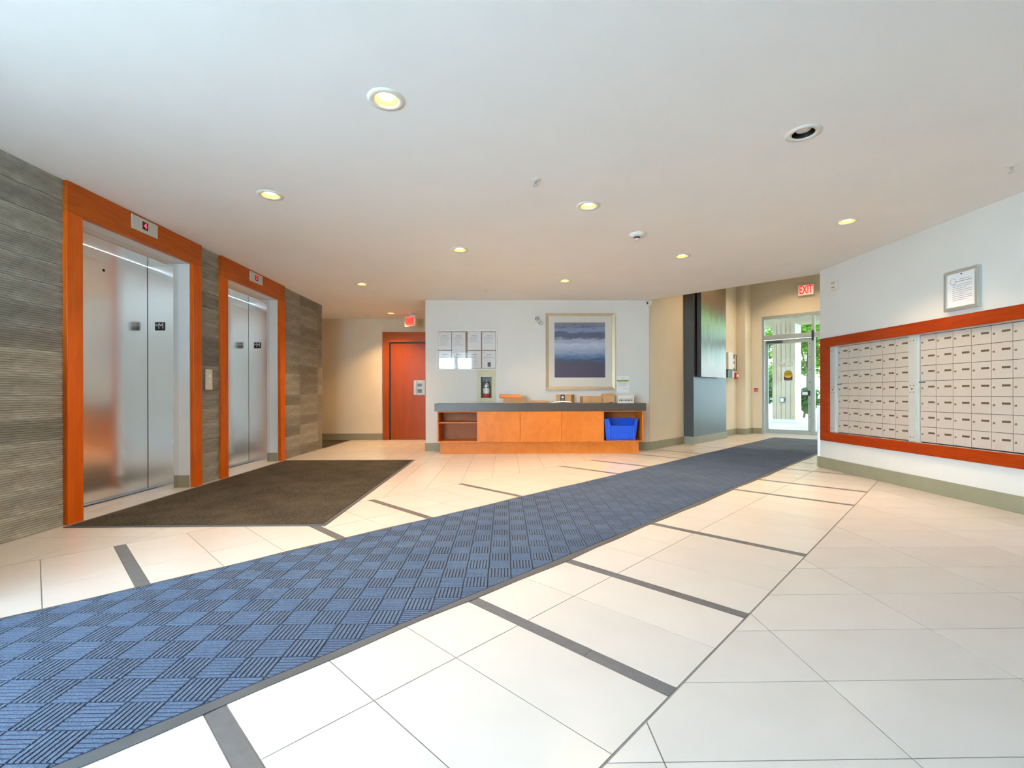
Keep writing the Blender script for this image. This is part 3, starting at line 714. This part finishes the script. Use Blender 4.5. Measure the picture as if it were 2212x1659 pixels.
# ================================================================== CORRIDOR DOOR, EXIT
dr = thing('door_1', 'reddish wood door at the corridor end', 'door', (-1.98, 10.25, 0)); dr['kind'] = 'structure'
box('frame_side', M['doorwood'], dr, -.69, -.555, -.055, -.001, 0, 2.14, .003); box('frame_side', M['doorwood'], dr, .47, .575, -.055, -.001, 0, 2.14, .003)
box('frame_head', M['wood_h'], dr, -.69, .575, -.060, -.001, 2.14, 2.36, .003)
lf = box('leaf', M['doorwood'], dr, -.520, .47, -.022, -.001, .006, 2.105, .002)
box('painted_shadow_line', M['black'], dr, -.555, -.523, -.012, -.001, 0, 2.14); box('painted_shadow_line', M['black'], dr, -.523, .47, -.012, -.001, 2.108, 2.14)  # black strips painted in as the shadow line around the leaf
hp = box('push_plate', M['alu_dull'], lf, .005, .225, -.028, -.022, .98, 1.305, .002)
box('edge_strip', M['alu'], hp, -.012, .0, -.05, -.022, .985, 1.30, .002); box('pull_bar', M['white'], hp, .018, .034, -.06, -.028, .985, 1.30, .003)
box('plate_mark', M['steel_dark'], hp, .065, .16, -.0295, -.028, 1.17, 1.23); box('plate_mark', M['steel_dark'], hp, .065, .16, -.0295, -.028, 1.03, 1.11)
ex = thing('exit_sign', 'red lit exit sign hanging from the corridor ceiling', 'exit sign', (-1.93, 9.55, 2.385), -38)
box('housing', M['white'], ex, -.15, .15, -.025, .025, 0, .215, .006); box('lit_face', M['exit_glow'], ex, -.132, .132, -.028, -.025, .02, .197)
text('letters', 'EXIT', .15, M['exit_red'], ex, (0, -.029, .108), (PI / 2, 0, 0), .001, .85, .003)
box('stem', M['white'], ex, -.05, .05, -.02, .02, .215, H - 2.385)

# ================================================================== ENTRANCE DOOR
U = 12.55
def uvthing(name, label, cat, u, v, z, deg, group=None): return thing(name, label, cat, uvp(u, v, z), deg, group)
gd = uvthing('door_2', 'aluminium framed glass entrance door with transom and sidelight', 'door', U, -3.575, 0, -45); gd['kind'] = 'structure'
WD = 2.18   # opening width, local x 0..WD ; y>0 outwards
A = M['alu_door']
fr = [(0, .055, 0, 2.885), (1.055, 1.115, 0, 2.885), (WD - .055, WD, 0, 2.885)]
for a, b, z0, z1 in fr: box('frame_post', A, gd, a, b, .0, .10, z0, z1, .003)
box('frame_head', A, gd, .055, 1.055, .0, .10, 2.81, 2.885, .003); box('frame_head', A, gd, 1.115, WD - .055, .0, .10, 2.81, 2.885, .003)
box('transom_bar', A, gd, .055, 1.055, -.012, .10, 2.30, 2.41, .003); box('transom_bar', A, gd, 1.115, WD - .055, -.012, .10, 2.30, 2.41, .003)
box('sidelight_sill', A, gd, 1.115, WD - .055, 0, .10, 0, .11, .003)
P = M['pane_dimmed']
box('transom_pane', P, gd, .055, 1.055, .048, .054, 2.41, 2.81); box('transom_pane', P, gd, 1.115, WD - .055, .048, .054, 2.41, 2.81); box('sidelight_pane', P, gd, 1.115, WD - .055, .048, .054, .11, 2.30)
leaf = box('door_leaf', A, gd, .062, .135, .02, .065, .02, 2.29, .003)
box('stile', A, leaf, .975, 1.050, .02, .065, .02, 2.29, .003); box('bottom_rail', A, leaf, .135, .975, .02, .065, .02, .125, .003); box('top_rail', A, leaf, .135, .975, .02, .065, 2.195, 2.29, .003)
box('door_pane', P, leaf, .135, .975, .040, .046, .125, 2.195)
dc = box('door_closer', M['steel_dark'], leaf, .10, .46, -.03, .02, 2.215, 2.255, .006); MB().tube((.10, -.02, 2.27), (.42, -.05, 2.25), .010).build('closer_arm', M['steel_dark'], leaf)
ph_ = box('push_paddle', M['alu'], leaf, .87, .985, -.05, -.012, .96, 1.03, .004); box('paddle_cap', M['black'], leaf, .855, .875, -.05, .018, .955, 1.04, .003); box('lock_case', M['black'], leaf, .985, 1.02, -.03, .02, .94, 1.06, .004)
for z in (.12, .45, .75, 1.25, 1.55, 1.85, 2.15): MB().lathe([(.0001, .003), (.010, .003), (.012, 0)], 10, (1.012, .02, z), Matrix.Rotation(PI / 2, 3, 'X')).build('screw_cap', M['steel_dark'], leaf)
box('hinge', M['black'], gd, 1.06, 1.10, -.02, .0, 2.22, 2.46, .003)
box('threshold', M['alu'], gd, .055, WD - .055, -.01, .12, .001, .018)
dcl = box('decal', M['print_dark'], leaf, .475, .655, .0385, .0398, 1.295, 1.47)
MB().lathe([(.0001, .0), (.090, 0), (.090, .0012)], 32, (.565, .0384, 1.455), Matrix.Rotation(PI / 2, 3, 'X')).build('decal_disc', M['yellow'], leaf)
MB().box(.495, .635, .0366, .0370, 1.455, 1.470).box(.505, .625, .0366, .0370, 1.43, 1.44).build('decal_lettering', M['print_dark'], leaf)
box('decal_strip', M['print'], leaf, .475, .655, .0383, .0385, 1.30, 1.318)
text('street_number', '1248', .155, M['frost'], leaf, (.53, .0395, 1.685), (PI / 2, 0, 0), .0004, -1.0)
# exit sign over the door
ex = uvthing('exit_sign', 'white exit sign with red letters above the glass door', 'exit sign', U, -2.62, 3.275, -45)
box('housing', M['white'], ex, -.16, .16, -.055, -.001, 0, .25, .008); box('lit_face', M['exit_face'], ex, -.145, .145, -.058, -.055, .015, .235)
text('letters', 'EXIT', .265, M['exit_red'], ex, (0, -.0595, .122), (PI / 2, 0, 0), .0012, .50, .006)
t = uvthing('fire_alarm_pull', 'small red fire alarm pull left of the glass door', 'alarm', U, -3.70, 1.03, -45)
box('plate', M['white'], t, -.055, .055, -.012, -.001, -.005, .115, .003); box('body', M['red'], t, -.042, .042, -.035, -.012, .01, .105, .004); box('pull_bar', M['white'], t, -.008, .03, -.042, -.035, .04, .06, .002)
# pieces on the wall past the pillar (v = -4.0, local x -> u)
t = uvthing('white_wall_box', 'white wall box just past the charcoal pillar', 'wall box', 11.40, -4.0, 1.56, 45)
box('body', M['white'], t, -.16, .16, -.09, -.001, 0, .40, .006); box('base_block', M['steel_dark'], t, -.14, .15, -.07, -.001, -.19, -.012, .004)
t = uvthing('alarm_annunciator', 'dark fire alarm panel with pale displays past the pillar', 'alarm panel', 11.66, -4.0, 1.40, 45)
box('housing', M['steel_dark'], t, -.075, .075, -.06, -.001, .16, .53, .004); box('display', M['paper'], t, -.05, .05, -.063, -.06, .36, .42); box('display', M['paper'], t, -.05, .05, -.063, -.06, .20, .31); box('lower_box', M['alu_matte'], t, -.07, .075, -.05, -.001, -.02, .13, .004)
t = uvthing('framed_notice', 'thin dark framed notice next to the alarm panel', 'notice', 11.89, -4.0, 1.56, 45)
box('sheet', M['ivory'], t, -.10, .10, -.008, -.001, .015, .365)
for q in ((-.115, .115, 0, .015), (-.115, .115, .365, .38), (-.115, -.10, .015, .365), (.10, .115, .015, .365)): box('frame_bar', M['steel_dark'], t, q[0], q[1], -.018, -.001, q[2], q[3])
t = uvthing('fire_bell', 'red fire alarm device below the framed notice', 'alarm', 11.93, -4.0, 1.36, 45)
box('backbox', M['red'], t, -.075, .075, -.05, -.001, 0, .14, .005); MB().lathe([(.0001, .03), (.03, .03), (.045, .012), (.05, 0)], 20, (.01, -.05, .06), Matrix.Rotation(PI / 2, 3, 'X')).build('strobe', M['white'], t)
# green canvas on pillar
t = uvthing('tall_canvas', 'tall green and brown abstract canvas on the charcoal pillar', 'painting', 9.76, -3.80, 1.33, 45)
cv = box('canvas', M['art_green'], t, -.66, .66, -.125, -.12, 0, 2.4); box('stretcher', M['print_dark'], t, -.655, .655, -.119, -.04, .004, 2.396); box('hanging_rail', M['steel_dark'], t, -.5, .5, -.04, -.001, 1.9, 1.98)
# wall corner panel
t = uvthing('corner_panel', 'narrow grey metal panel at the wall corner by the runner', 'panel', 7.56, -1.39, 0, -135)
box('sheet', M['alu_matte'], t, -.11, .10, -.045, -.004, .14, .815, .006); box('kick_trim', M['base'], t, -.115, .105, -.05, -.004, 0, .14, .003); box('cap', M['alu'], t, -.112, .102, -.048, -.004, .815, .83, .002)

# ================================================================== MAILBOXES (right wall: local x -> -Y, y -> +X)
fz0, fz1 = .37, 1.727; YL, YR = 6.203, 3.42
tr = thing('mailbox_surround', 'red brown wood frame around the mailboxes', 'frame', (4.27, YL, 0), -90)
LW = YL - YR
box('side_board', M['wood_red'], tr, 0, YL - MY1, -.03, -.001, MZ0, MZ1, .003); box('side_board', M['wood_red'], tr, LW - .14, LW, -.03, -.001, MZ0, MZ1, .003)
box('top_board', M['wood_red'], tr, 0, LW, -.031, -.001, MZ1, fz1, .003); box('bottom_board', M['wood_red'], tr, 0, LW, -.031, -.001, fz0, MZ0, .003)
CP, RP = .175, 1.096 / 7
dm = MB().box(0, CP - .005, -.004, .006, 0, RP - .005); dmo = dm.build('door', M['mail'], None); door_me = dmo.data; bpy.data.objects.remove(dmo)
pmo = MB().box(-.034, .034, -.002, 0, -.009, .009).build('number_plate', M['slot'], None, .0); plate_me = pmo.data; bpy.data.objects.remove(pmo)
lmo = MB().lathe([(.0001, .006), (.008, .006), (.009, 0)], 12, (0, 0, 0), Matrix.Rotation(PI / 2, 3, 'X')).build('lock', M['lock'], None); lock_me = lmo.data; bpy.data.objects.remove(lmo)
def bank(y_start, label, posts):
    b = thing('mailbox_bank', label, 'mailboxes', (4.295, y_start, 0), -90, 'mailbox banks in the wood frame')
    box('backing', M['steel_dark'], b, 0, CP * 6, .008, .012, .497, 1.597)
    box('top_strip', M['mail'], b, 0, CP * 6, -.003, .008, 1.597, 1.606)
    for c_ in range(6):
        for r in range(7):
            o = bpy.data.objects.new('door', door_me); col.objects.link(o); o.parent = b; o.location = (c_ * CP + .0025, 0, .499 + r * RP)
            p = bpy.data.objects.new('number_plate', plate_me); col.objects.link(p); p.parent = o; p.location = (CP * .685, -.004, RP * .60)
            l = bpy.data.objects.new('lock', lock_me); col.objects.link(l); l.parent = o; l.location = (CP * .12, -.004, RP * .50)
    x = -.115
    ps = box('lock_post', M['alu_matte'], b, x, x + .085, -.028, .010, .487, 1.605, .002); box('post_flange', M['alu_matte'], b, x + .085, -.002, -.010, .010, .487, 1.605)
    for dz in (.05, .52, .59, 1.06):
        for dx in (.02, .06): MB().lathe([(.0001, .002), (.005, .002), (.006, 0)], 8, (x + dx, -.028, .487 + dz), Matrix.Rotation(PI / 2, 3, 'X')).build('screw', M['steel_dark'], ps)
    MB().lathe([(.0001, .003), (.010, .003), (.012, 0)], 12, (x + .04, -.028, .487 + .556), Matrix.Rotation(PI / 2, 3, 'X')).build('master_lock', M['lock'], ps)
    box('finger_pull', M['steel_dark'], b, -.012, .055, -.012, -.004, 1.105, 1.115)
    return b
bank(5.925, 'left bank of anodised mailboxes next to the frame corner', 1)
b2 = bank(4.742, 'right bank of anodised mailboxes beyond the centre post', 1)
box('end_post', M['alu'], b2, CP * 6, CP * 6 + .115, -.028, .010, .487, 1.605, .002)
# framed notice above
t = thing('notice_case', 'aluminium framed paper notice above the mailboxes', 'notice', (4.27, 4.26, 1.775), -90)
hw_, hh_ = .16, .375
box('case', M['alu_matte'], t, -hw_, hw_, -.025, -.001, 0, hh_)
for q in ((-hw_, hw_, 0, .030), (-hw_, hw_, hh_ - .030, hh_), (-hw_, -hw_ + .024, .030, hh_ - .030), (hw_ - .024, hw_, .030, hh_ - .030)): box('frame_bar', M['alu'], t, q[0], q[1], -.045, -.025, q[2], q[3], .003)
sh = box('sheet', M['paper'], t, -hw_ + .024, hw_ - .024, -.028, -.025, .030, hh_ - .030)
pm = MB(); pm.box(-.02, .075, -.0292, -.028, .282, .288).box(-.06, .10, -.0292, -.028, .262, .270)
for k in range(9): pm.box(-.085, .10 - .05 * (k % 3 == 2), -.0292, -.028, .235 - .018 * k, .240 - .018 * k)
pm.build('print_lines', M['print'], sh)
MB().lathe([(.026, .001), (.030, .001), (.030, 0), (.026, 0), (.026, .001)], 20, (-.08, -.0281, .275), Matrix.Rotation(PI / 2, 3, 'X')).build('emblem', M['print'], sh)
MB().lathe([(.0001, .004), (.006, .004), (.007, 0)], 10, (0, -.028, .332), Matrix.Rotation(PI / 2, 3, 'X')).build('pin', M['black'], sh)
t = thing('wall_sensor', 'small beige sensor high on the mailbox wall', 'sensor', (4.27, 5.945, 2.325), -90)
box('body', M['ivory'], t, -.05, .05, -.035, -.001, 0, .12, .008); box('vent', M['slot'], t, -.035, .035, -.0365, -.035, .092, .099); box('vent', M['slot'], t, -.02, .028, -.0365, -.035, .034, .044)

# ================================================================== CEILING FITTINGS
where = ['largest lit downlight nearest the viewpoint', 'lit downlight nearest the first elevator', 'lit downlight behind the white sprinkler mid ceiling', 'lit downlight left of centre above the console side', 'lit downlight before the fascia right of the detector', 'lit downlight closest to the mailbox wall', 'dead downlight with black interior near the mailbox side', 'lit downlight nearest the console picture', 'lit downlight between second elevator and corridor', 'lit downlight inside the corridor by the exit sign']
def downlight(x, y, z, label, on=True, power=LAMP, lamp_col=(1, .71, .41)):
    t = thing('downlight', label, 'ceiling light', (x, y, z), 0, 'recessed ceiling downlights')
    MB().lathe([(RC - .001, .0), (RC - .001, -.004), (.082, -.007), (.104, -.003), (.104, .001)], 40).build('trim_ring', M['trimring'], t)
    MB().lathe([(RC - .002, -.002), (.060, .03), (.054, .07), (.054, .12), (.0001, .12)], 32).build('reflector', M['gold'] if on else M['black'], t)
    zb = .011
    MB().lathe([(.0001, zb), (.028, zb + .002), (.042, zb + .007), (.046, zb + .014), (.046, .10)], 28).build('bulb', M['lens'] if on else M['lens_off'], t)
    if on:
        ld = bpy.data.lights.new('lamp', 'AREA'); ld.shape = 'DISK'; ld.size = .074; ld.energy = power; ld.color = lamp_col; ld.spread = math.radians(112)
        lo = bpy.data.objects.new('lamp', ld); col.objects.link(lo); lo.parent = t; lo.location = (0, 0, .008)
    return t
for k, (lx, ly) in enumerate(lamps): downlight(lx, ly, H, where[k], k != 6, LAMP * (1.5 if k == 9 else 1), (1, .62, .28) if k == 9 else (1, .71, .41))
for k, (u, v) in enumerate(((9.2, -2.7), (11.4, -2.7))):
    x, y, _ = uvp(u, v); t = downlight(x, y, HW - .125, ['entrance downlight nearer the lobby', 'entrance downlight nearer the glass door'][k], True, LAMP * 1.6)
t = thing('smoke_detector', 'round white smoke detector on the ceiling', 'smoke detector', (1.343 * 1.0216, 4.70 * 1.0216, H))
MB().lathe([(.0001, -.062), (.022, -.062), (.026, -.05)], 28).build('sensor_cap', M['white'], t); MB().lathe([(.026, -.05), (.030, -.040), (.030, -.034)], 28).build('vent_ring', M['black'], t); MB().lathe([(.030, -.034), (.062, -.030), (.078, -.012), (.080, 0)], 32).build('housing', M['white'], t)
def sprinkler(x, y, label, big=1):
    x *= 1.0216; y *= 1.0216
    t = thing('sprinkler', label, 'sprinkler', (x, y, H), random.uniform(0, 90), 'ceiling sprinklers')
    MB().lathe([(.014, -.012), (.030, -.006), (.042, 0)], 28).build('escutcheon', M['trimring'], t)
    MB().lathe([(.0001, -.028), (.009, -.028), (.013, 0)], 14).build('body', M['alu'], t)
    MB().tube((-.010, 0, -.02), (-.012, 0, -.045), .003).tube((.010, 0, -.02), (.012, 0, -.045), .003).build('yoke', M['alu'], t)
    MB().lathe([(.0001, -.050), (.020, -.049), (.020, -.045), (.0001, -.045)], 20).build('deflector', M['alu'], t)
sprinkler(.234, 3.513, 'white sprinkler ahead of the largest downlight'); sprinkler(3.616, 3.262, 'sprinkler by the mailbox wall ceiling edge'); sprinkler(-.289, 7.273, 'small sprinkler above the notice board'); sprinkler(-2.743, 9.453, 'small dark sprinkler left of the corridor downlight')

# ================================================================== OUTSIDE
pc = uvthing('porch_column', 'board clad porch column outside the glass door', 'column', 18.3, -4.525, -.025, -45)
hw_ = .355
box('core', M['porch_side'], pc, -hw_ + .03, hw_, .03, .85, .12, 3.46); box('plinth', M['porch_side'], pc, -hw_ - .05, hw_ + .05, -.05, .90, 0, .12, .01)
nb_ = 5
for k in range(nb_):
    a = -hw_ + 2 * hw_ * k / nb_; box('board', M['porch'], pc, a + .006, a + 2 * hw_ / nb_ - .006, 0, .03, .12, 3.46, .003)
ob = box('outlet_box', M['steel_dark'], pc, -.10, .05, -.06, -.001, .70, .88, .006); box('outlet_cover', M['alu'], ob, -.07, .02, -.07, -.06, .73, .85, .004)
pr = uvthing('porch_roof', 'timber porch roof and beam outside the glass door', 'roof', 15.8, -3.0, 3.43, -45)
box('beam', M['porch'], pr, -6, 6, 2.5, 3.3, 0, .55); box('slab', M['porch_side'], pr, -6, 6, -3.05, 3.6, .55, .75); box('fascia', M['porch_side'], pr, -6, 6, 3.6, 3.75, .3, .9)
def blob(name, label, cat, u, v, z0, rx, rz, n, leaf, mat, group, trunk=0):
    t = uvthing(name, label, cat, u, v, -.025, 0, group)
    m = MB(); c0 = Vector((0, 0, z0 + rz))
    cl = [(Vector((random.gauss(0, .45) * rx, random.gauss(0, .45) * rx, random.gauss(0, .42) * rz)), random.uniform(.25, .5) * rx) for _ in range(16)]
    for i in range(n):
        c_, r_ = random.choice(cl)
        d = Vector((random.gauss(0, 1), random.gauss(0, 1), random.gauss(0, 1))).normalized() * r_ * random.uniform(.5, 1)
        p = c0 + c_ + d
        if p.z < .03: continue
        a = Vector((random.gauss(0, 1), random.gauss(0, 1), random.gauss(0, .6))).normalized(); b_ = a.cross(Vector((random.gauss(0, 1), random.gauss(0, 1), random.gauss(0, 1)))).normalized()
        L = leaf * random.uniform(.7, 1.3)
        m.add([p, p + a * L * .5 + b_ * L * .3, p + a * L, p + a * L * .5 - b_ * L * .3], [(0, 1, 2, 3)])
    tag(m.build('foliage', mat, t), kind='stuff')
    tk = MB(); 
    hgt = z0 + rz if trunk else z0 + rz * .5
    tk.tube((0, 0, 0), (.05, 0, hgt), trunk or .05, (trunk or .05) * .6)
    for k in range(4): a = k * 1.7; tk.tube((.03, 0, hgt * .6), (math.cos(a) * rx * .5, math.sin(a) * rx * .5, hgt * 1.1), (trunk or .04) * .45, .02)
    tk.build('trunk', M['bark'], t)
random.seed(5)
blob('shrub', 'dark shrub left of the porch column', 'shrub', 22.5, -6.55, .05, .75, 1.0, 3000, .12, M['leaf_d'], 'shrubs outside the entrance')
blob('shrub', 'low green shrub right of the porch column', 'shrub', 22.5, -4.80, .05, .55, .70, 2400, .11, M['leaf_d'], 'shrubs outside the entrance')
blob('shrub', 'green shrub seen low through the sidelight', 'shrub', 22.0, -3.3, .05, .65, .75, 2400, .11, M['leaf'], 'shrubs outside the entrance')
blob('tree', 'leafy tree seen left of the porch column', 'tree', 27.5, -8.3, 1.3, 1.5, 2.0, 5200, .20, M['leaf'], 'trees outside the entrance', .12)
blob('tree', 'bright leafy tree right of the porch column', 'tree', 26.5, -5.5, 1.5, 1.3, 1.9, 5200, .20, M['leaf'], 'trees outside the entrance', .10)
blob('tree', 'tree seen through the glass sidelight', 'tree', 24.5, -3.2, 1.4, 1.3, 1.9, 5200, .20, M['leaf'], 'trees outside the entrance', .10)
